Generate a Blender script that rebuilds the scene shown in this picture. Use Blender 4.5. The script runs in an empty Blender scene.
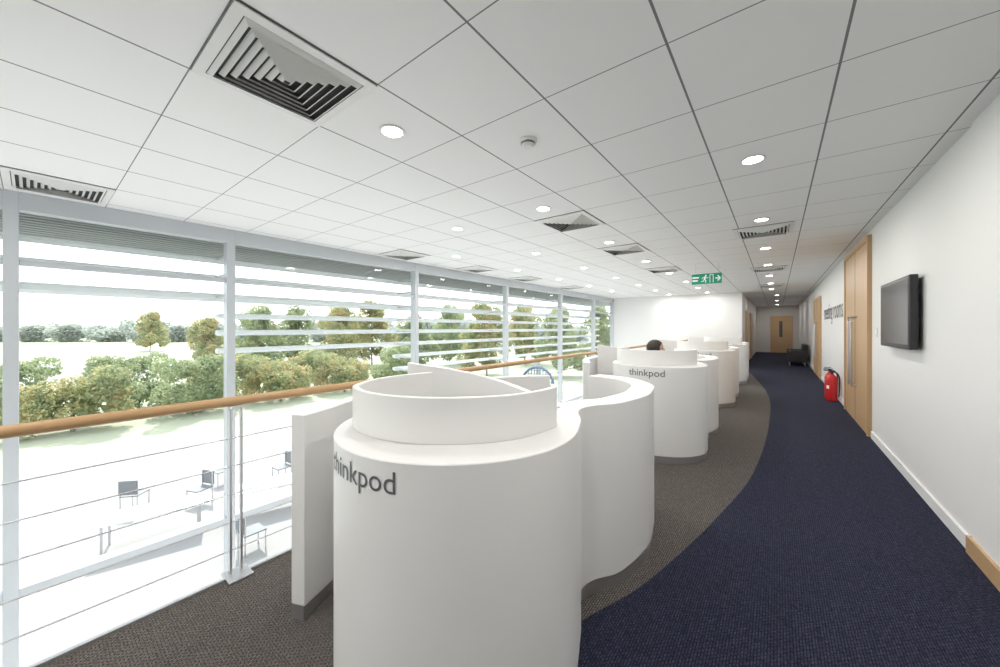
import bpy, bmesh, math, random
from mathutils import Vector, Matrix
random.seed(7)
S = bpy.context.scene
col = S.collection
CAMH=1.41; CEIL=2.68; TX0=-.39; TY0=.47; T=.63
WX=-5.65; RX=.97; EDGE=-2.43; LOW=-3.5

# ---------------- materials ----------------
def newmat(name):
    m=bpy.data.materials.new(name); m.use_nodes=True
    nt=m.node_tree; b=nt.nodes['Principled BSDF']
    return m,nt,b
def mat(name,c,rough=.5,metal=0,var=.04,scale=30,bump=0,emit=None,es=0):
    m,nt,b=newmat(name)
    N=nt.nodes; L=nt.links
    tc=N.new('ShaderNodeTexCoord'); n=N.new('ShaderNodeTexNoise'); n.inputs['Scale'].default_value=scale
    L.new(tc.outputs['Object'],n.inputs['Vector'])
    mx=N.new('ShaderNodeMix'); mx.data_type='RGBA'
    mx.inputs['A'].default_value=(*[x*(1-var) for x in c],1); mx.inputs['B'].default_value=(*[min(1,x*(1+var)) for x in c],1)
    L.new(n.outputs['Fac'],mx.inputs['Factor']); L.new(mx.outputs['Result'],b.inputs['Base Color'])
    b.inputs['Roughness'].default_value=rough; b.inputs['Metallic'].default_value=metal
    if bump:
        bp=N.new('ShaderNodeBump'); bp.inputs['Strength'].default_value=bump; bp.inputs['Distance'].default_value=.002
        L.new(n.outputs['Fac'],bp.inputs['Height']); L.new(bp.outputs['Normal'],b.inputs['Normal'])
    if emit:
        b.inputs['Emission Color'].default_value=(*emit,1); b.inputs['Emission Strength'].default_value=es
    return m
def carpet(name,c1,c2):
    m,nt,b=newmat(name); N=nt.nodes; L=nt.links
    tc=N.new('ShaderNodeTexCoord')
    mp=N.new('ShaderNodeMapping'); mp.inputs['Rotation'].default_value=(0,0,math.radians(90)); L.new(tc.outputs['Object'],mp.inputs['Vector'])
    br=N.new('ShaderNodeTexBrick'); br.inputs['Scale'].default_value=22
    br.inputs['Color1'].default_value=(*c1,1); br.inputs['Color2'].default_value=(*c2,1)
    br.inputs['Mortar'].default_value=(*[x*.3 for x in c1],1); br.inputs['Mortar Size'].default_value=.045
    n=N.new('ShaderNodeTexNoise'); n.inputs['Scale'].default_value=130
    L.new(mp.outputs['Vector'],br.inputs['Vector']); L.new(tc.outputs['Object'],n.inputs['Vector'])
    mx=N.new('ShaderNodeMix'); mx.data_type='RGBA'; mx.blend_type='MULTIPLY'; mx.inputs['Factor'].default_value=.75
    rr=N.new('ShaderNodeMapRange'); rr.inputs['From Min'].default_value=.35; rr.inputs['From Max'].default_value=.65; rr.inputs['To Min'].default_value=.35; rr.inputs['To Max'].default_value=1.6
    L.new(n.outputs['Fac'],rr.inputs['Value'])
    L.new(br.outputs['Color'],mx.inputs['A']); L.new(rr.outputs['Result'],mx.inputs['B'])
    L.new(mx.outputs['Result'],b.inputs['Base Color']); b.inputs['Roughness'].default_value=.95
    b.inputs['Specular IOR Level'].default_value=.15
    bp=N.new('ShaderNodeBump'); bp.inputs['Strength'].default_value=.5; bp.inputs['Distance'].default_value=.003
    L.new(n.outputs['Fac'],bp.inputs['Height']); L.new(bp.outputs['Normal'],b.inputs['Normal'])
    return m
def woodmat(name,c1,c2,axis='Z'):
    m,nt,b=newmat(name); N=nt.nodes; L=nt.links
    tc=N.new('ShaderNodeTexCoord'); mp=N.new('ShaderNodeMapping')
    sc={'Z':(14,14,1),'Y':(14,1,14)}[axis]; mp.inputs['Scale'].default_value=sc
    n=N.new('ShaderNodeTexNoise'); n.inputs['Scale'].default_value=3; n.inputs['Detail'].default_value=6
    L.new(tc.outputs['Object'],mp.inputs['Vector']); L.new(mp.outputs['Vector'],n.inputs['Vector'])
    mx=N.new('ShaderNodeMix'); mx.data_type='RGBA'; mx.inputs['A'].default_value=(*c1,1); mx.inputs['B'].default_value=(*c2,1)
    L.new(n.outputs['Fac'],mx.inputs['Factor']); L.new(mx.outputs['Result'],b.inputs['Base Color']); b.inputs['Roughness'].default_value=.4
    return m
def ceilmat():
    m,nt,b=newmat('ceiling_tile'); N=nt.nodes; L=nt.links
    tc=N.new('ShaderNodeTexCoord'); sp=N.new('ShaderNodeSeparateXYZ'); L.new(tc.outputs['Object'],sp.inputs[0])
    outs=[]
    for ax,o,w in (('X',TX0,.0055),('Y',TY0,.0032)):
        s=N.new('ShaderNodeMath'); s.operation='SUBTRACT'; s.inputs[1].default_value=o; L.new(sp.outputs[ax],s.inputs[0])
        p=N.new('ShaderNodeMath'); p.operation='PINGPONG'; p.inputs[1].default_value=T/2; L.new(s.outputs[0],p.inputs[0])
        l=N.new('ShaderNodeMath'); l.operation='LESS_THAN'; l.inputs[1].default_value=w; L.new(p.outputs[0],l.inputs[0])
        outs.append(l)
    mxm=N.new('ShaderNodeMath'); mxm.operation='MAXIMUM'; L.new(outs[0].outputs[0],mxm.inputs[0]); L.new(outs[1].outputs[0],mxm.inputs[1])
    mx=N.new('ShaderNodeMix'); mx.data_type='RGBA'; mx.inputs['A'].default_value=(.83,.83,.825,1); mx.inputs['B'].default_value=(.2,.2,.205,1)
    L.new(mxm.outputs[0],mx.inputs['Factor']); L.new(mx.outputs['Result'],b.inputs['Base Color']); b.inputs['Roughness'].default_value=.8
    n=N.new('ShaderNodeTexNoise'); n.inputs['Scale'].default_value=300; L.new(tc.outputs['Object'],n.inputs['Vector'])
    bp=N.new('ShaderNodeBump'); bp.inputs['Strength'].default_value=.15; bp.inputs['Distance'].default_value=.001
    L.new(n.outputs['Fac'],bp.inputs['Height']); L.new(bp.outputs['Normal'],b.inputs['Normal'])
    return m
def glassmat():
    m=bpy.data.materials.new('glass'); m.use_nodes=True; nt=m.node_tree; N=nt.nodes; L=nt.links; N.clear()
    o=N.new('ShaderNodeOutputMaterial'); t=N.new('ShaderNodeBsdfTransparent'); t.inputs[0].default_value=(.97,.985,.985,1)
    g=N.new('ShaderNodeBsdfGlossy'); g.inputs['Roughness'].default_value=.02
    f=N.new('ShaderNodeLayerWeight'); f.inputs['Blend'].default_value=.5
    p=N.new('ShaderNodeMath'); p.operation='POWER'; p.inputs[1].default_value=5; L.new(f.outputs['Facing'],p.inputs[0])
    q=N.new('ShaderNodeMath'); q.operation='MULTIPLY_ADD'; q.inputs[1].default_value=.35; q.inputs[2].default_value=.02; L.new(p.outputs[0],q.inputs[0])
    mx=N.new('ShaderNodeMixShader'); L.new(q.outputs[0],mx.inputs[0]); L.new(t.outputs[0],mx.inputs[1]); L.new(g.outputs[0],mx.inputs[2]); L.new(mx.outputs[0],o.inputs[0])
    return m
def leafmat(name,cols,tr=.45):
    m=bpy.data.materials.new(name); m.use_nodes=True; nt=m.node_tree; N=nt.nodes; L=nt.links; N.clear()
    o=N.new('ShaderNodeOutputMaterial'); g=N.new('ShaderNodeNewGeometry'); r=N.new('ShaderNodeValToRGB')
    e=r.color_ramp.elements
    while len(e)<len(cols): e.new(.5)
    for i,c in enumerate(cols): e[i].position=i/(len(cols)-1); e[i].color=(*c,1)
    n=N.new('ShaderNodeTexNoise'); n.inputs['Scale'].default_value=.9; tc=N.new('ShaderNodeTexCoord'); L.new(tc.outputs['Object'],n.inputs['Vector'])
    a=N.new('ShaderNodeMath'); a.operation='MULTIPLY_ADD'; a.inputs[1].default_value=.45
    L.new(g.outputs['Random Per Island'],a.inputs[0])
    b2=N.new('ShaderNodeMath'); b2.operation='MULTIPLY_ADD'; b2.inputs[1].default_value=1.8; b2.inputs[2].default_value=-.62; L.new(n.outputs['Fac'],b2.inputs[0]); L.new(b2.outputs[0],a.inputs[2])
    L.new(a.outputs[0],r.inputs[0])
    d=N.new('ShaderNodeBsdfDiffuse'); t=N.new('ShaderNodeBsdfTranslucent'); mx=N.new('ShaderNodeMixShader'); mx.inputs[0].default_value=tr
    L.new(r.outputs[0],d.inputs[0]); L.new(r.outputs[0],t.inputs[0]); L.new(d.outputs[0],mx.inputs[1]); L.new(t.outputs[0],mx.inputs[2]); L.new(mx.outputs[0],o.inputs[0])
    return m
M={}
M['wall']=mat('wall_paint',(.82,.82,.815),.6,var=.01,bump=.05,scale=120)
M['beige']=mat('corridor_paint',(.66,.63,.60),.6,var=.01)
M['pod']=mat('pod_white',(.81,.805,.79),.38,var=.01,scale=3)
M['ceil']=ceilmat()
M['brown']=carpet('brown_carpet',(.175,.155,.143),(.13,.115,.105))
M['navy']=carpet('navy_carpet',(.042,.046,.080),(.029,.033,.062))
M['oak']=woodmat('oak',(.50,.32,.16),(.60,.40,.22),'Z')
M['rail']=woodmat('oak_rail',(.44,.26,.12),(.54,.34,.17),'Y')
M['steel']=mat('brushed_steel',(.6,.6,.61),.35,.9,var=.05,scale=60)
M['frame']=mat('aluminium_frame',(.56,.59,.62),.4,.2,var=.02)
M['fin']=mat('terrace_white',(.85,.86,.87),.4,var=.02)
M['blade']=leafmat('frosted_louvre_glass',[(.95,.96,.96),(.93,.95,.95)],.5)
M['soffit']=mat('soffit_grey',(.36,.38,.37),.6,var=.05)
M['black']=mat('black_plastic',(.02,.02,.022),.35,var=.1)
M['grey']=mat('grey_plastic',(.16,.17,.18),.5,var=.1)
M['screen']=mat('screen_glass',(.07,.075,.08),.12,var=.05)
M['dark']=mat('dark_void',(.05,.05,.05),.8)
M['diff']=mat('diffuser_white',(.75,.75,.73),.45,var=.02)
M['text']=mat('text_grey',(.11,.11,.12),.5)
M['red']=mat('red_paint',(.6,.02,.02),.25,var=.05)
M['green']=mat('sign_green',(.0,.28,.16),.4,emit=(0,.35,.2),es=.1)
M['white']=mat('plain_white',(.85,.85,.85),.4,emit=(1,1,1),es=.1)
M['lamp']=mat('lamp_lens',(.9,.9,.9),.4,emit=(1,.97,.92),es=14)
M['glass']=glassmat()
M['blue']=mat('blue_mesh_fabric',(.22,.33,.5),.7,var=.1,scale=100)
M['pave']=mat('pale_paving',(.275,.27,.26),.8,var=.1,scale=.3)
M['grass']=mat('grass_field',(.33,.35,.25),.9,var=.15,scale=.1)
M['lowfloor']=mat('pale_floor',(.8,.8,.79),.3,var=.02,scale=2)
M['bark']=mat('bark',(.2,.16,.12),.9,var=.3)
M['skin']=mat('skin',(.55,.36,.27),.5)
M['hair']=mat('hair_dark',(.03,.018,.012),.5,var=.3,scale=80)
M['cloth']=mat('shirt',(.12,.14,.2),.8)
M['leafG']=leafmat('leaf_green_hazed',[(.22,.28,.17),(.30,.36,.20),(.40,.45,.27),(.54,.53,.34)])  # leaf greens made paler and duller, bright outdoor haze put into the colour
M['leafA']=leafmat('leaf_autumn_hazed',[(.22,.28,.17),(.33,.37,.20),(.48,.45,.24),(.6,.45,.25)])  # real autumn tones, lightened so the colour also carries the haze
M['leafD']=leafmat('leaf_distant_hazed',[(.36,.42,.39),(.42,.47,.42),(.5,.53,.47),(.55,.56,.5)])  # haze over the far trees painted into these pale grey-greens

# ---------------- helpers ----------------
def link(o,parent=None):
    col.objects.link(o)
    if parent: o.parent=parent
    return o
def tag(o,label,category,group=None,structure=False):
    o['label']=label; o['category']=category
    if group: o['group']=group
    if structure: o['kind']='structure'
    return o
def empty(name,loc,label,category,group=None,rz=0):
    e=bpy.data.objects.new(name,None); e.location=loc; e.rotation_euler=(0,0,rz); e.empty_display_size=.1
    link(e); return tag(e,label,category,group)
def mobj(name,vs,fs,m,parent=None,smooth=False,bevel=0,loc=None,recalc=True):
    me=bpy.data.meshes.new(name); me.from_pydata([tuple(v) for v in vs],[],fs); me.update()
    if recalc:
        bm=bmesh.new(); bm.from_mesh(me); bmesh.ops.recalc_face_normals(bm,faces=bm.faces); bm.to_mesh(me); bm.free()
    me.materials.append(m); 
    o=bpy.data.objects.new(name,me); link(o,parent)
    if loc: o.location=loc
    if smooth:
        for p in me.polygons: p.use_smooth=True
        me.set_sharp_from_angle(angle=math.radians(35))
    if bevel:
        b=o.modifiers.new('bevel','BEVEL'); b.width=bevel; b.segments=2; b.limit_method='ANGLE'; b.angle_limit=math.radians(40)
    return o
BF=[(0,3,2,1),(4,5,6,7),(0,1,5,4),(1,2,6,5),(2,3,7,6),(3,0,4,7)]
def boxg(x0,x1,y0,y1,z0,z1):
    return [(x0,y0,z0),(x1,y0,z0),(x1,y1,z0),(x0,y1,z0),(x0,y0,z1),(x1,y0,z1),(x1,y1,z1),(x0,y1,z1)]
def boxes(name,lst,m,parent=None,bevel=0,smooth=False):
    vs=[];fs=[]
    for b in lst:
        n=len(vs); vs+=boxg(*b); fs+=[tuple(i+n for i in f) for f in BF]
    return mobj(name,vs,fs,m,parent,bevel=bevel,smooth=smooth)
def box(name,b,m,parent=None,bevel=0): return boxes(name,[b],m,parent,bevel)
def sbox(name,b,m,label,cat,bevel=0):
    return tag(box(name,b,m,None,bevel),label,cat,structure=True)
def lathe(name,prof,m,parent=None,n=32,loc=None,smooth=True):
    vs=[];fs=[]
    for r,z in prof:
        for i in range(n):
            a=2*math.pi*i/n; vs.append((r*math.cos(a),r*math.sin(a),z))
    for j in range(len(prof)-1):
        for i in range(n): fs.append((j*n+i,j*n+(i+1)%n,(j+1)*n+(i+1)%n,(j+1)*n+i))
    fs.append(tuple(range(n))[::-1]); fs.append(tuple((len(prof)-1)*n+i for i in range(n)))
    return mobj(name,vs,fs,m,parent,smooth=smooth,loc=loc)
def tube(name,pts,r,m,parent=None,n=10,closed=False):
    pts=[Vector(p) for p in pts]; vs=[];fs=[]; K=len(pts)
    for i,p in enumerate(pts):
        d=(pts[min(i+1,K-1)]-pts[max(i-1,0)]).normalized()
        up=Vector((0,0,1)) if abs(d.z)<.9 else Vector((1,0,0))
        a=d.cross(up).normalized(); b=d.cross(a).normalized()
        for j in range(n):
            t=2*math.pi*j/n; vs.append(p+r*(a*math.cos(t)+b*math.sin(t)))
    for i in range(K-1):
        for j in range(n): fs.append((i*n+j,i*n+(j+1)%n,(i+1)*n+(j+1)%n,(i+1)*n+j))
    fs.append(tuple(range(n))); fs.append(tuple((K-1)*n+j for j in range(n)))
    return mobj(name,vs,fs,m,parent,smooth=True)
def catmull(P,sub=8):
    P=[Vector(p) for p in P]; Q=[P[0]*2-P[1]]+P+[P[-1]*2-P[-2]]; out=[]
    for i in range(1,len(Q)-2):
        for k in range(sub):
            t=k/sub; a,b,c,d=Q[i-1],Q[i],Q[i+1],Q[i+2]
            out.append(.5*((2*b)+(c-a)*t+(2*a-5*b+4*c-d)*t*t+(-a+3*b-3*c+d)*t**3))
    out.append(P[-1]); return out
def normals(P):
    N=[]
    for i in range(len(P)):
        d=(P[min(i+1,len(P)-1)]-P[max(i-1,0)]).normalized(); N.append(Vector((-d.y,d.x)))
    return N
def ribbon(name,P,N,o0,o1,z0,z1,m,parent,bevel=0):
    vs=[];fs=[];K=len(P)
    f=lambda v,i: v[i] if isinstance(v,(list,tuple)) else v
    for i in range(K):
        a=P[i]+N[i]*f(o0,i); b=P[i]+N[i]*f(o1,i)
        vs+=[(a.x,a.y,f(z0,i)),(b.x,b.y,f(z0,i)),(b.x,b.y,f(z1,i)),(a.x,a.y,f(z1,i))]
    for i in range(K-1):
        for j in range(4): fs.append((4*i+j,4*i+(j+1)%4,4*i+4+(j+1)%4,4*i+4+j))
    fs.append((0,1,2,3)); fs.append(tuple(4*(K-1)+j for j in range(4)))
    return mobj(name,vs,fs,m,parent,smooth=True,bevel=bevel)
def textmesh(body,size,extr=.0008):
    c=bpy.data.curves.new('t','FONT'); c.body=body; c.size=size; c.resolution_u=4
    o=bpy.data.objects.new('t',c); link(o); bpy.context.view_layer.update()
    me=bpy.data.meshes.new_from_object(o.evaluated_get(bpy.context.evaluated_depsgraph_get()))
    bpy.data.objects.remove(o); return me
def copy_thing(src,loc,rz=None):
    o=src.copy(); o.location=loc
    if rz is not None: o.rotation_euler=(0,0,rz)
    col.objects.link(o)
    def rec(s,d):
        for c in list(s.children):
            k=c.copy(); k.parent=d; col.objects.link(k); rec(c,k)
    rec(src,o); return o

# ---------------- camera ----------------
th=math.atan(277/360)
cd=bpy.data.cameras.new('camera'); cam=bpy.data.objects.new('camera',cd); link(cam)
cd.sensor_width=36; cd.lens=36*.36; cd.shift_y=-.0055; cd.clip_end=2000; cd.clip_start=.02
cam.location=(0,0,CAMH); cam.rotation_euler=(math.pi/2,0,th); S.camera=cam

# ---------------- shell ----------------
Y0=-4; YE=15.3; YC=26
sbox('floor',(EDGE,RX,Y0,YC,-.3,0),M['brown'],'brown woven carpet on the upper walkway','floor')
bp=catmull([Vector(p) for p in [(-1.9,-4),(-1.55,-1.5),(-1.2,0),(-.95,.95),(-.74,1.616),(-.563,2.108),(-.341,3.164),(-.174,4.378),(-.094,6.53),(-.15,9.44),(-.596,13.2),(-.97,15.3)]],8)
vs=[];fs=[]
for p in bp: vs+=[(p.x,p.y,.004),(RX,p.y,.004)]
n=len(vs); vs+=[(-.97,YC,.004),(RX,YC,.004)]
for i in range(len(bp)): fs.append((2*i,2*i+1,2*i+3,2*i+2))
tag(mobj('floor_corridor',vs,fs,M['navy']),'dark navy woven carpet with a curved edge','floor',structure=True)
sbox('ceiling',(WX-.1,RX,Y0,YC,CEIL,CEIL+.15),M['ceil'],'white square suspended ceiling tiles with dark joints','ceiling')
sbox('wall_right',(RX,RX+.2,Y0,YC,LOW,CEIL),M['wall'],'long plain white painted corridor wall','wall')
sbox('wall_back',(WX-.1,RX,Y0-.2,Y0,LOW,CEIL),M['wall'],'plain white end wall','wall')
sbox('wall_end',(WX-.1,-.98,YE,YE+.15,LOW,CEIL),M['wall'],'plain white partition wall','wall')
sbox('wall_left',(-1.13,-.98,YE+.15,YC,0,CEIL),M['beige'],'beige corridor wall','wall')
sbox('wall_far',(-1.13,RX,YC,YC+.2,0,CEIL),M['beige'],'beige wall closing the corridor','wall')
sbox('wall_lower',(-2.5,-2.4,Y0,YE,LOW,-.3),M['wall'],'white wall below the walkway edge','wall')
sbox('floor_lower',(WX-.1,-2.4,Y0,YE,LOW-.1,LOW),M['lowfloor'],'pale polished floor of the lower level','floor')
sbox('trim_1',(EDGE-.02,EDGE,Y0,YE,-.3,.012),M['steel'],'metal edge trim of the walkway','trim')
sbox('trim_2',(RX-.012,RX,Y0,3.55,0.10,CEIL),M['wall'],'slightly raised white wall lining','wall')
sbox('baseboard_right',(RX-.03,RX,Y0,3.58,0,.11),M['oak'],'oak skirting board','baseboard')
sbox('baseboard_white',(RX-.018,RX,3.58,6.55,0,.09),M['wall'],'white skirting board','baseboard')
sbox('baseboard_far',(RX-.018,RX,8.75,13.1,0,.09),M['wall'],'white skirting board','baseboard')
sbox('baseboard_end',(RX-.018,RX,15.3,YC,0,.09),M['wall'],'white skirting board','baseboard')

def door(n,x,y0,y1,zt,two=True,face=-1,frame=.07):
    e=box(f'door_{n}',(min(x,x+face*.03),max(x,x+face*.03),y0,y1,0,zt),M['oak'])
    tag(e,'tall oak door with vertical steel pull handles','door',structure=True)
    xs=sorted((x+face*.045,x+face*.03))
    ym=(y0+y1)/2
    boxes('door_frame',[(xs[0],xs[1],y0,y0+frame,0,zt),(xs[0],xs[1],y1-frame,y1,0,zt),(xs[0],xs[1],y0+frame,y1-frame,zt-frame,zt)],M['oak'],e,bevel=.003)
    boxes('door_joint',[(min(x+face*.032,x+face*.03),max(x+face*.032,x+face*.03),ym-.004,ym+.004,0,zt-frame)] if two else [(min(x+face*.032,x+face*.03),max(x+face*.032,x+face*.03),y0+frame,y0+frame+.006,0,zt-frame)],M['dark'],e)
    for yy in ((ym-.12,ym+.12) if two else (y1-.2,)):
        X=x+face*.09
        tube('handle',[(X+(-face)*.06,yy,.55),(X,yy,.55),(X,yy,.62),(X,yy,1.5),(X,yy,1.57),(X+(-face)*.06,yy,1.57)],.016,M['steel'],e)
door(1,RX,6.6,8.65,2.62)
door(2,RX,13.2,15.2,2.3)
door(3,-.98,17,17.9,2.1,False,1)
door(4,-.98,20,20.9,2.1,False,1)
d5=box('door_5',(-.3,.7,YC-.04,YC,0,2.1),M['oak']); tag(d5,'oak door closing the corridor','door',structure=True)
box('vision_panel',(.1,.25,YC-.05,YC-.04,.9,1.8),M['screen'],d5)

# ---------------- windows ----------------
ys=[Y0,-.12,1.57,4.6,7.6,10.6,13.3,YE]
for i in range(len(ys)-1):
    a,b=ys[i],ys[i+1]; x0,x1=WX-.08,WX+.06; w=.045
    L=[(x0,x1,a-w if i else a,a+w,LOW,CEIL-.001),(x0,x1,a+w,b-w,CEIL-.17,CEIL-.001),(x0,x1,a+w,b-w,-1.1,-1.02),(x0+.03,x1-.03,a+w,b-w,2.0,2.05),(x0,x1,a+w,b-w,LOW,LOW+.1),(x0,x1,a+w,b-w,-2.2,-2.14)]
    if i==len(ys)-2: L.append((x0,x1,b-w,b,LOW,CEIL-.001))
    o=boxes(f'window_{i+1}',L,M['frame'],bevel=.004)
    tag(o,'full height glazing with light grey aluminium frame','window',structure=True)
    g=boxes('glass_pane',[(WX-.012,WX-.006,a+w,b-w,LOW+.1,CEIL-.17)],M['glass'],o)

sf=boxes('trim_3',[(-7.9,WX-.1,Y0-2,YE+4,2.66,2.75)]+[(-5.85-.16*k,-5.80-.16*k,Y0-2,YE+4,2.60,2.66) for k in range(13)],M['soffit'])
tag(sf,'grey slatted roof overhang','soffit',structure=True)
for z,ya,hh,dd in [(2.36,Y0,.08,.2),(2.12,Y0,.08,.2),(1.84,Y0,.12,.2),(1.58,1.6,.08,.16),(1.34,1.6,.08,.16),(1.08,1.6,.08,.16),(.82,4.6,.08,.16),(.56,4.6,.08,.16)]:
    e=empty('sun_louvre',(-6.3,(ya+YE)/2,z),'long horizontal white sun louvre outside the glazing','louvre','sun louvres outside the windows')
    L=(YE-ya)/2
    pr=[(-dd/2,-hh*.3),(0,-hh*.5),(dd/2,-hh*.2),(dd/2,hh*.2),(0,hh*.5),(-dd/2,0.3*hh)]
    vs=[(x,s*L,zz) for s in (-1,1) for x,zz in pr]; k=6
    fs=[tuple(range(6)),tuple(range(6,12))]+[(i,(i+1)%6,6+(i+1)%6,6+i) for i in range(6)]
    mobj('blade',vs,fs,M['blade'],e)
    for yy in ys[1:-1]:
        if yy>=ya: boxes('bracket',[(0,.6,yy-.01-(ya+YE)/2,yy+.01-(ya+YE)/2,-.015,.015)],M['frame'],e)

# ---------------- railing ----------------
RXL=-2.47
rl=empty('balustrade',(RXL,5.6,0),'balustrade with round oak handrail, steel posts and thin cables','balustrade')
tube('handrail',[(0,-9.3+.3*k,.99) for k in range(64)],.027,M['rail'],rl,n=16)['label']='round oak handrail'
for z in (.14,.3,.46,.62,.78):
    tube('cable',[(0,-9.3,z),(0,9.5,z)],.0035,M['steel'],rl,n=6)
p0=None
def post(y):
    p=bpy.data.objects.new('post',None); p.location=(0,y-5.6,0); link(p,rl); return p
for k in range(-2,10):
    y=.715+1.65*k
    if y>15: break
    p=post(y)
    if p0 is None:
        p0=p
        boxes('upright',[(-.012,.012,-.032,-.020,.0,.955)],M['steel'],p0,bevel=.002)
        boxes('upright',[(-.012,.012,.020,.032,.0,.955)],M['steel'],p0,bevel=.002)
        boxes('base_plate',[(-.035,.10,-.06,.06,.0,.014)],M['steel'],p0,bevel=.003)
        boxes('rail_bracket',[(-.01,.01,-.04,.04,.945,.968)],M['steel'],p0)
    else:
        for c in list(p0.children):
            q=c.copy(); q.parent=p; col.objects.link(q)

# ---------------- thinkpods ----------------
PX,PY=-1.107,1.154
pod=empty('desk_pod',(PX,PY,0),'white curved desk pod with raised screen and grey lettering','desk pod','row of curved white desk pods')
P=[];TT=[]
for a in range(-205,26,5):
    r=math.radians(a); P.append(Vector((.51*math.cos(r),.51*math.sin(r)))); TT.append(.05+.13*max(0,math.cos(r+math.radians(46)))**1.0)
NC=len(P)
rest=catmull([(.462,.2155),(.41,.35),(.345,.46),(.315,.56),(.34,.67),(.424,.812),(.476,1.096),(.463,1.306),(.387,1.596),(.157,1.846),(-.143,1.926)],8)[1:]
for i,p in enumerate(rest): P.append(p); TT.append(.092+.03*min(1,i/10))
for _ in range(3):
    Q=P[:]
    for i in range(40,70): Q[i]=(P[i-1]+P[i]*2+P[i+1])/4
    P=Q
Nn=normals(P)
ribbon('pod_wall',P,Nn,0,[t+.03 for t in TT],.07,1.0,M['pod'],pod,bevel=.004)
ribbon('kick_plate',P,Nn,.006,[t+.01 for t in TT],0,.07,M['steel'],pod)
K=NC+4
ribbon('raised_screen',P[:K],Nn[:K],TT[:K],[t+.024 for t in TT[:K]],1.0,1.165,M['pod'],pod,bevel=.003)
LP=catmull([(-.73,-.37),(-.80,-.2),(-.92,.03),(-.985,.3),(-.99,.65),(-.89,1.05),(-.69,1.45),(-.5,1.65)],8)
LN=normals(LP)
ribbon('side_wall',LP,LN,-.04,.04,.07,.99,M['pod'],pod,bevel=.004)
ribbon('kick_plate',LP,LN,-.035,.035,0,.07,M['steel'],pod)
DP=catmull([(-.93,.45),(-.6,.58),(-.3,.62),(0,.56),(.22,.48)],6)
ribbon('divider',DP,normals(DP),-.02,.02,.07,[1.17-.16*i/(len(DP)-1) for i in range(len(DP))],M['pod'],pod,bevel=.003)
vs=[(.29*math.cos(math.radians(a))*1.05,.29*math.sin(math.radians(a)),z) for z in (.71,.735) for a in range(0,360,10)]
mobj('worktop',vs,[tuple(range(36)),tuple(range(36,72))]+[(i,(i+1)%36,36+(i+1)%36,36+i) for i in range(36)],M['pod'],pod)
box('worktop',(.03,.33,.8,1.5,.71,.735),M['pod'],pod,bevel=.008)
me=textmesh('thinkpod',.101)
W=max(v.co.x for v in me.vertices); R=.512; aend=math.radians(-69.0); SX=1.05
for v in me.vertices:
    a=aend-(W-v.co.x)*SX/R; zz=v.co.y
    v.co=Vector((R*math.cos(a),R*math.sin(a),.9+zz))
me.materials.append(M['text']); t=bpy.data.objects.new('lettering',me); link(t,pod); t['label']='grey lowercase lettering'
for k in (1,2,3): copy_thing(pod,(PX,PY+3.33*k,0))

# ---------------- ceiling fittings ----------------
def cell(ix,iy): return (TX0+T*(ix+.5)-(.07 if ix==0 else 0),TY0+T*(iy+.5))
df=empty('ceiling_diffuser',(*cell(-3,0),CEIL),'square white four-way louvred air diffuser','air vent','square ceiling air diffusers')
h=T/2-.004
def ring(a0,z0,a1,z1,vs,fs,t=.003):
    n=len(vs)
    for (a,z) in ((a0,z0),(a1,z1),(a1,z1+t),(a0,z0+t)):
        vs+=[(-a,-a,z),(a,-a,z),(a,a,z),(-a,a,z)]
    for j in range(4):
        for i in range(4): fs.append((n+j*4+i,n+j*4+(i+1)%4,n+((j+1)%4)*4+(i+1)%4,n+((j+1)%4)*4+i))
box('back_plate',(-h,h,-h,h,-.006,-.001),M['dark'],df)
vs=[];fs=[]; ring(h,-.012,h-.045,-.014,vs,fs,.008); mobj('frame',vs,fs,M['diff'],df)
vs=[];fs=[]
a=h-.05
while a>.03:
    ring(a,-.012,a-.019,-.030,vs,fs,.002); a-=.038
mobj('louvre',vs,fs,M['diff'],df)
for ix,iy in [(-8,-1),(-3,5),(-3,8),(0,8),(0,14),(-8,5),(-8,8),(-8,11),(-3,12),(0,20),(-8,15)]:
    copy_thing(df,(*cell(ix,iy),CEIL))
dl=None
for ix in (0,-3,-5):
    for k in range(-2,8):
        iy=1+3*k
        if ix==-5 and k==0: continue
        x,y=cell(ix,iy)
        if y<Y0+.3: continue
        if dl is None:
            dl=empty('recessed_downlight',(x,y,CEIL),'round recessed ceiling downlight, switched on','ceiling light','round recessed downlights')
            lathe('trim_ring',[(.062,-.001),(.082,-.001),(.082,-.006),(.076,-.01),(.062,-.008)],M['diff'],dl,n=32)
            lathe('lens',[(.001,-.004),(.064,-.004),(.064,-.009),(.001,-.0095)],M['lamp'],dl,n=24)
            ld=bpy.data.lights.new('downlight_lamp','AREA'); ld.shape='DISK'; ld.size=.13; ld.energy=8; ld.color=(1,.97,.93)
            lo=bpy.data.objects.new('lamp_light',ld); lo.location=(0,0,-.02); link(lo,dl)
        else: copy_thing(dl,(x,y,CEIL))
for ix,iy in [(-7,6),(-7,9),(-7,12),(-7,15),(-7,18)]: copy_thing(dl,(*cell(ix,iy),CEIL))
for y in (17.5,21,24.5):
    copy_thing(dl,(0,y,CEIL))
sd=empty('smoke_detector',(*cell(-2,2),CEIL),'round white ceiling smoke detector','smoke detector')
lathe('base',[(.06,0),(.06,-.015),(.055,-.02),(.001,-.02)],M['diff'],sd)
lathe('sensor',[(.042,-.02),(.045,-.032),(.03,-.048),(.001,-.05)],M['diff'],sd)
lathe('sensor_band',[(.044,-.021),(.0475,-.023),(.0475,-.03),(.045,-.031)],M['grey'],sd)

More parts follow.
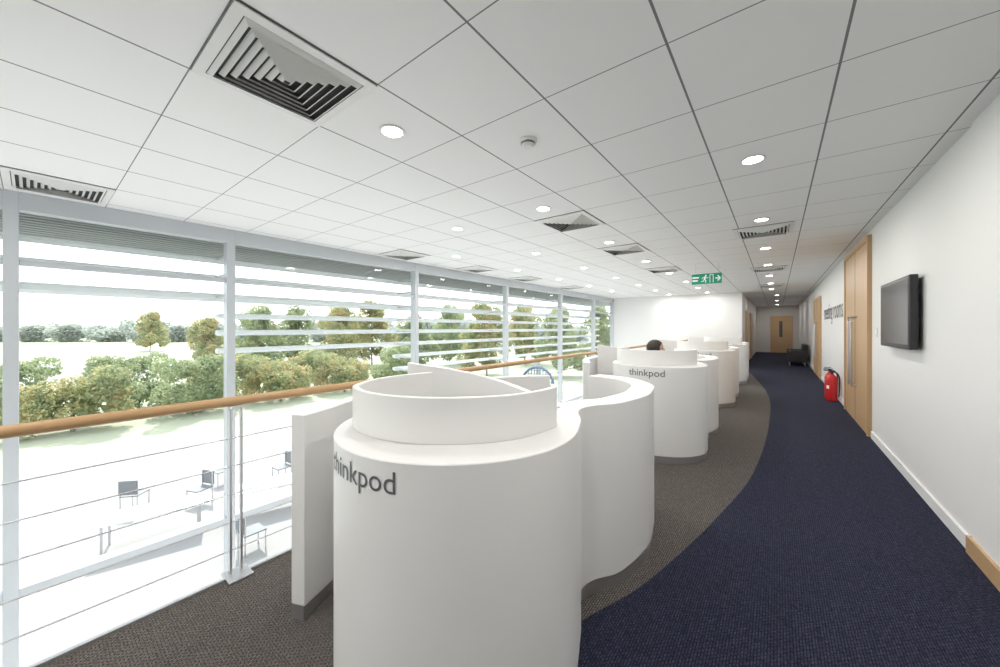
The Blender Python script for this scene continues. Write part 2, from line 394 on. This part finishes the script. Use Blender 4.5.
# exit sign
ex=empty('exit_sign',(-1.1,8.1,2.38),'green exit sign with running figure and arrow, on rods','exit sign')
box('sign_plate',(-.26,.26,-.012,.012,-.1,.1),M['green'],ex,bevel=.003)
for x in (-.2,.2): tube('rod',[(x,0,.1),(x,0,CEIL-2.38)],.004,M['steel'],ex,n=6)
def flat(name,polys,m,parent,y):
    vs=[];fs=[]
    for p in polys:
        n=len(vs); k=len(p); vs+=[(x,y,z) for x,z in p]; fs.append(tuple(range(n,n+k)))
    return mobj(name,vs,fs,m,parent)
def stroke(x0,z0,x1,z1,w):
    d=Vector((x1-x0,z1-z0)).normalized(); nx,nz=-d.y*w/2,d.x*w/2
    return [(x0+nx,z0+nz),(x1+nx,z1+nz),(x1-nx,z1-nz),(x0-nx,z0-nz)]
man=[[(-.01+.016*math.cos(t*.5236),.062+.016*math.sin(t*.5236)) for t in range(12)],
 stroke(-.02,.045,-.035,-.01,.03),stroke(-.035,-.01,-.005,-.035,.016),stroke(-.005,-.035,-.02,-.075,.014),stroke(-.035,-.01,-.055,-.05,.016),stroke(-.055,-.05,-.09,-.05,.014),stroke(-.02,.035,.01,.01,.012),stroke(.01,.01,.035,.025,.01),stroke(-.03,.035,-.065,.025,.012),stroke(-.065,.025,-.075,-.005,.01)]
flat('running_figure_symbol',man,M['white'],ex,-.0135)
flat('doorway_symbol',[stroke(.06,-.08,.06,.08,.01),stroke(.06,.075,.115,.075,.01),stroke(.115,-.08,.115,.08,.01)],M['white'],ex,-.0135)
flat('arrow_symbol',[stroke(.15,0,.235,0,.02),stroke(.235,0,.19,.05,.02),stroke(.235,0,.19,-.05,.02)],M['white'],ex,-.0135)
flat('lettering_panel',[stroke(-.245,.03,-.13,.03,.03),stroke(-.245,-.03,-.15,-.03,.03)],M['white'],ex,-.0135)

# ---------------- right wall things ----------------
tv=empty('wall_television',(RX,5.05,1.545),'flat black television mounted on the white wall','television')
box('housing',(-.085,-.03,-.53,.53,-.32,.32),M['black'],tv,bevel=.008)
box('screen',(-.0875,-.085,-.50,.50,-.28,.295),M['screen'],tv)
box('mount_bracket',(-.03,0,-.2,.2,-.15,.15),M['steel'],tv)
sw=empty('wall_switch',(RX,6.3,1.36),'small white wall switch plate','switch')
box('plate',(-.01,0,-.045,.045,-.06,.06),M['diff'],sw,bevel=.003)
box('rocker',(-.015,-.01,-.015,.015,-.025,.025),M['white'],sw)
wt=empty('wall_lettering',(RX-.004,12.5,1.62),'dark lettering fixed to the white wall','lettering')
off=0
for wd in ('meeting','rooms'):
    me=textmesh(wd,.55); Wd=max(v.co.x for v in me.vertices)
    for v in me.vertices: v.co=Vector((0,-v.co.x-off,v.co.y))
    off+=Wd+.15
    me.materials.append(M['text']); o=bpy.data.objects.new('word',me); link(o,wt)
fe=empty('fire_extinguisher',(.84,9.4,0.004),'red fire extinguisher with black hose standing on the carpet','fire extinguisher')
lathe('body',[(.07,.0),(.08,.01),(.082,.04),(.082,.42),(.07,.47),(.035,.505),(.03,.52)],M['red'],fe)
lathe('valve',[(.022,.52),(.022,.55),(.03,.555),(.03,.575),(.012,.58)],M['black'],fe,n=16)
boxes('handle',[(-.12,.02,-.012,.012,.575,.59),(-.11,.02,-.01,.01,.61,.622)],M['black'],fe,bevel=.003)
tube('hose',catmull([Vector(p) for p in [(.02,0,.56),(.07,-.03,.54),(.1,-.05,.45),(.1,-.05,.3),(.095,-.05,.16),(.09,-.05,.1)]],5),.011,M['black'],fe)
vs=[];fs=[]
for i in range(6):
    a=math.radians(-165+i*8); vs+=[(.0835*math.cos(a),.0835*math.sin(a),z) for z in (.24,.3)]
for i in range(5): fs.append((2*i,2*i+2,2*i+3,2*i+1))
mobj('instruction_label',vs,fs,M['white'],fe)
fe2=copy_thing(fe,(.84,9.75,0.004),.6); fe['group']=fe2['group']='fire extinguishers by the wall'

lc=empty('lounge_armchair',(.6,17.6,.004),'low black upholstered armchair','armchair','black armchairs in the corridor')
box('seat',(-.26,.26,-.28,.22,.2,.42),M['black'],lc,bevel=.03)
box('backrest',(.17,.32,-.3,.3,.2,.78),M['black'],lc,bevel=.03)
for s in (-1,1): box('armrest',(-.28,.3,s*.33-.05,s*.33+.05,.15,.56),M['black'],lc,bevel=.02)
for x in (-.22,.22):
    for y in (-.28,.28): lathe('leg',[(.015,0),(.02,.2)],M['steel'],lc,n=10,loc=(x,y,0))
copy_thing(lc,(.6,18.5,.004))

def office_chair(loc,rz,m,label):
    e=empty('office_chair',loc,label,'office chair',rz=rz)
    for i in range(5):
        a=2*math.pi*i/5; tube('base_leg',[(0,0,.1),(.28*math.cos(a),.28*math.sin(a),.07)],.018,M['steel'],e,n=8)
        lathe('castor',[(.02,0),(.028,.015),(.028,.04),(.012,.06)],M['black'],e,n=10,loc=(.28*math.cos(a),.28*math.sin(a),0))
    lathe('gas_stem',[(.025,.08),(.025,.4)],M['black'],e,n=12)
    box('seat',(-.22,.22,-.23,.23,.4,.46),m,e,bevel=.025)
    pts=[]
    for k in range(25):
        t=2*math.pi*k/24; yy=.21*math.cos(t)*(1 if abs(math.cos(t))<.9 else .97); zz=.75+.23*math.sin(t)
        pts.append((-.24-.05*(zz-.55)+.25*yy*yy,yy,zz))
    tube('back_frame',pts,.014,m,e,n=8)
    st=[]
    for k in range(-5,6):
        y=k*.035; hz=.22*math.sqrt(max(0,1-(y/.2)**2)); x=-.25+.25*y*y
        st.append((x-.002,x+.002,y-.004,y+.004,.75-hz,.75+hz))
    for k in range(-5,6):
        z=.75+k*.039; hy=.2*math.sqrt(max(0,1-((z-.75)/.22)**2)); st.append((-.252,-.246,-hy,hy,z-.003,z+.003))
    boxes('backrest',st,m,e)
    tube('back_support',[(-.1,0,.4),(-.23,0,.42),(-.25,0,.56)],.015,M['black'],e,n=8)
    for s in (-1,1): tube('armrest',[(-.05,s*.23,.43),(-.05,s*.27,.5),(-.05,s*.27,.63),(.08,s*.27,.65)],.014,M['black'],e,n=8)
    return e
oc=office_chair((-2.06,3.12,0),-1.5,M['blue'],'office chair with pale blue mesh back')
c2=office_chair((PX-.34,PY+3.33+1.02,0),0,M['black'],'black office chair with a seated person')

# ---------------- person ----------------
pr=empty('person',(PX-.34,PY+3.33+1.02,.0),'person with dark hair, dark shirt, seated working at the pod','person')
def skin(name,verts,edges,radii,m,parent,sub=2):
    me=bpy.data.meshes.new(name); me.from_pydata(verts,edges,[]); me.materials.append(m)
    o=bpy.data.objects.new(name,me); link(o,parent)
    s=o.modifiers.new('skin','SKIN'); s.use_smooth_shade=True
    for i,r in enumerate(radii):
        me.skin_vertices[0].data[i].radius=(r,r) if not isinstance(r,tuple) else r
    me.skin_vertices[0].data[0].use_root=True
    su=o.modifiers.new('sub','SUBSURF'); su.levels=sub; su.render_levels=sub
    return o
V=[(0,0,.55),(0,0,.72),(.02,0,.9),(.03,0,1.02),(.05,0,1.08),(.06,0,1.14),(.065,0,1.2)]
Rr=[(.13,.15),(.11,.14),(.12,.17),(.07,.1),(.05,.05),(.085,.075),(.065,.06)]
E=[(i,i+1) for i in range(6)]
def add(p,r,par):
    V.append(p); Rr.append(r); E.append((par,len(V)-1)); return len(V)-1
for s in (-1,1):
    a=add((.02,s*.16,.96),.055,2); a=add((.06,s*.2,.8),.042,a); el=add((.1,s*.21,.73),.036,a); w=add((.33,s*.13,.765),.024,el)
    h1=add((.37,s*.12,.765),.026,w)
    for j in range(4):
        f=add((.41,s*(.145-.018*j),.767),.009,h1); f=add((.45-.006*abs(j-1.5),s*(.15-.02*j),.76),.0075,f); 
    f=add((.37,s*.08,.76),.009,h1); add((.39,s*.06,.755),.008,f)
    k=add((.12,s*.1,.55),.08,0); k=add((.42,s*.12,.53),.058,k); an=add((.42,s*.12,.3),.05,k); an=add((.42,s*.12,.08),.035,an); add((.53,s*.13,.04),.03,an)
b=skin('body',V,E,Rr,M['cloth'],pr)
def ell(name,c,r,m,parent,cut=None):
    bm=bmesh.new(); bmesh.ops.create_uvsphere(bm,u_segments=24,v_segments=16,radius=1)
    for v in bm.verts: v.co=Vector((c[0]+v.co.x*r[0],c[1]+v.co.y*r[1],c[2]+v.co.z*r[2]))
    if cut:
        for v in bm.verts:
            if cut(v.co): v.co.z=max(v.co.z,c[2]+.02); v.co.x=min(v.co.x,c[0]+.05)
    me=bpy.data.meshes.new(name); bm.to_mesh(me); bm.free(); me.materials.append(m)
    for p in me.polygons: p.use_smooth=True
    o=bpy.data.objects.new(name,me); return link(o,parent)
ell('head',(.07,0,1.11),(.095,.075,.115),M['skin'],pr)
ell('nose',(.165,0,1.095),(.018,.012,.02),M['skin'],pr)
for s in (-1,1):
    ell('ear',(.06,s*.077,1.10),(.018,.008,.03),M['skin'],pr); ell('eye',(.152,s*.03,1.12),(.01,.012,.008),M['hair'],pr)
ell('mouth',(.157,0,1.05),(.01,.022,.006),M['red'],pr)
ell('hair',(.045,0,1.13),(.118,.092,.114),M['hair'],pr,cut=lambda c:c.x>.145)

# ---------------- exterior ----------------
GZ=LOW-.1
g=sbox('ground',(-600,WX-.1,-400,700,GZ-.2,GZ),M['grass'],'open pale grass field','ground')
tag(box('paved_terrace',(-20,WX-.12,-30,24,GZ,GZ+.02),M['pave']),'pale paved terrace outside the building','terrace',structure=True)
tag(box('car_park_road',(-80,-50,-200,300,GZ,GZ+.03),M['pave']),'pale road beyond the hedge','road',structure=True)
def foliage(blobs,n,size):
    vs=[];fs=[]
    tot=sum(b[3]*b[3] for b in blobs)
    for b in blobs:
        for _ in range(int(n*b[3]**2/tot)):
            d=Vector((random.gauss(0,1),random.gauss(0,1),random.gauss(0,1))).normalized()
            r=b[3]*(.65+.4*random.random()); c=Vector(b[:3])+Vector((d.x*r,d.y*r,d.z*r*.85))
            u=Vector((random.gauss(0,1),random.gauss(0,1),random.gauss(0,1))).normalized(); w=u.orthogonal().normalized(); s=size*(.6+.8*random.random())
            k=len(vs); vs+=[c-u*s,c+w*s*.6,c+u*s,c-w*s*.6]; fs.append((k,k+1,k+2,k+3))
    return vs,fs
def make_tree(name,loc,H,m,nb,n,size,label,group,wide=.40):
    e=empty(name,loc,label,'tree',group)
    pts=[(0,0,0),(.05*H*.3,0,H*.3),(0,.02*H,H*.6),(0,0,H*.85)]
    tube('trunk',pts,.03*H**.7*.6,M['bark'],e,n=8)
    bl=[]
    for _ in range(nb):
        t=(_+random.random())/nb; z=H*(.13+.75*t); rr=H*wide*(1-.7*max(0,t-.35)/.65)
        a=random.random()*6.28; q=random.random()**.5*rr*.8
        bl.append((q*math.cos(a),q*math.sin(a),z,H*wide*.34*(.5+.5*random.random())))
        if _%4==0: tube('branch',[(0,0,z*.6),(q*.6*math.cos(a),q*.6*math.sin(a),z*.85),(q*math.cos(a),q*math.sin(a),z)],.04,M['bark'],e,n=5)
    vs,fs=foliage(bl,n,size); mobj('foliage',vs,fs,m,e,recalc=False)
    return e
def cam2w(u,d):
    a=(u-500)/360; return ((-.61+.7925*a)*d,(.7925+.61*a)*d)
G2='broadleaf trees beyond the terrace'
tA=make_tree('broadleaf_tree',(*cam2w(260,37),GZ),7.6,M['leafG'],34,10000,.13,'tall broadleaf tree with green and yellow leaves',G2)
tB=make_tree('broadleaf_tree',(*cam2w(338,37),GZ),7.8,M['leafA'],34,10000,.13,'broadleaf tree with yellowing autumn leaves',G2)
for i,(u,d,s) in enumerate([(414,38,.93),(487,37,1.0),(560,37,.97),(205,47,.85),(297,49,1.1),(372,49,1.15),(450,49,1.15),(525,49,1.15),(598,50,1.1),(150,78,1.1)]):
    o=copy_thing((tA,tB)[i%2],(*cam2w(u,d),GZ),random.random()*6); o.scale=(s,s,s*(.95+.1*random.random()))
sh=[]
for k in range(2):
    e=empty('hedge_shrub',(-27,-8+4.6*k,GZ),'dense rounded hedge shrub with orange, yellow and green leaves','shrub','hedge shrubs beyond the terrace')
    bl=[(random.uniform(-1.2,1.2),random.uniform(-1.7,1.7),random.uniform(.4,2.9),random.uniform(.5,.85)) for _ in range(22)]
    vs,fs=foliage(bl,7000,.09); mobj('foliage',vs,fs,(M['leafA'],M['leafG'])[k],e,recalc=False); tube('stem',[(0,0,0),(0,0,1.5)],.08,M['bark'],e,n=6); sh.append(e)
for i in range(10):
    row=i%2; j=i//2
    o=copy_thing(sh[random.random()<.35],(-27-row*4.3,(1.2+4.6*j if not row else -5.6+4.6*j),GZ),random.choice((0,math.pi)))
ft=None
for i in range(40):
    row=i%2; j=i//2; d=(130,175)[row]; st=(36,32)[row]; u=-110+j*st+(0,16)[row]
    x,y=cam2w(u,d)
    if ft is None:
        bl=[(random.uniform(-2.9,2.9),random.uniform(-2.9,2.9),random.uniform(1,5.4),random.uniform(1.8,2.8)) for _ in range(14)]
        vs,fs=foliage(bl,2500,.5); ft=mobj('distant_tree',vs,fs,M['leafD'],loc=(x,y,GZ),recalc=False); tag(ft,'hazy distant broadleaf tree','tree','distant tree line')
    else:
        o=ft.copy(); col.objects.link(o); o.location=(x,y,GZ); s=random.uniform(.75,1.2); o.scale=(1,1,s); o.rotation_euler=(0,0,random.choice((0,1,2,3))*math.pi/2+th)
def table(loc,rz):
    e=empty('terrace_table',loc,'long white terrace table on steel legs','table','white terrace tables',rz)
    box('tabletop',(-.9,.9,-.4,.4,.7,.74),M['fin'],e,bevel=.01)
    for x in (-.8,.8):
        for y in (-.33,.33): box('leg',(x-.02,x+.02,y-.02,y+.02,0,.7),M['steel'],e)
    return e
def tchair(loc,rz):
    e=empty('terrace_chair',loc,'grey terrace chair with slender legs','chair','grey terrace chairs',rz)
    box('seat',(-.22,.22,-.22,.22,.43,.46),M['grey'],e,bevel=.01)
    box('backrest',(-.24,-.21,-.22,.22,.5,.88),M['grey'],e,bevel=.01)
    for x in (-.2,.2):
        for y in (-.2,.2): box('leg',(x-.012,x+.012,y-.012,y+.012,0,.86 if x<0 else .43),M['steel'],e)
    return e
t0=table((*cam2w(155,8.5),GZ+.02),1.3); c0=tchair((*cam2w(135,9.9),GZ+.02),2.4)
for u,d,r in [(268,9.9,1.3)]: copy_thing(t0,(*cam2w(u,d),GZ+.02),r)
for u,d,r in [(200,10.2,-1.2),(222,11.5,-1.4),(252,8.1,1.6),(325,9.7,1.4),(282,11.8,-1.5)]: copy_thing(c0,(*cam2w(u,d),GZ+.02),r)

# ---------------- lights ----------------
w=bpy.data.worlds.new('world'); S.world=w; w.use_nodes=True; nt=w.node_tree
bg=nt.nodes['Background']; bg.inputs[1].default_value=2.35
tc=nt.nodes.new('ShaderNodeTexCoord'); sp=nt.nodes.new('ShaderNodeSeparateXYZ'); rp=nt.nodes.new('ShaderNodeValToRGB')
rp.color_ramp.elements[0].position=0; rp.color_ramp.elements[0].color=(.94,.94,.94,1)
rp.color_ramp.elements[1].position=.6; rp.color_ramp.elements[1].color=(.80,.86,.95,1)
nt.links.new(tc.outputs['Generated'],sp.inputs[0]); nt.links.new(sp.outputs['Z'],rp.inputs[0]); nt.links.new(rp.outputs[0],bg.inputs[0])
sl=bpy.data.lights.new('sun','SUN'); sl.energy=4.5; sl.angle=.02; sl.color=(1,.95,.88)
so=bpy.data.objects.new('sun',sl); link(so); so.location=(-20,5,20)
d=Vector((.62,-.18,-.85)); so.rotation_euler=d.to_track_quat('-Z','Y').to_euler()
S.view_settings.view_transform='Standard'; S.view_settings.look='None'; S.view_settings.exposure=.45
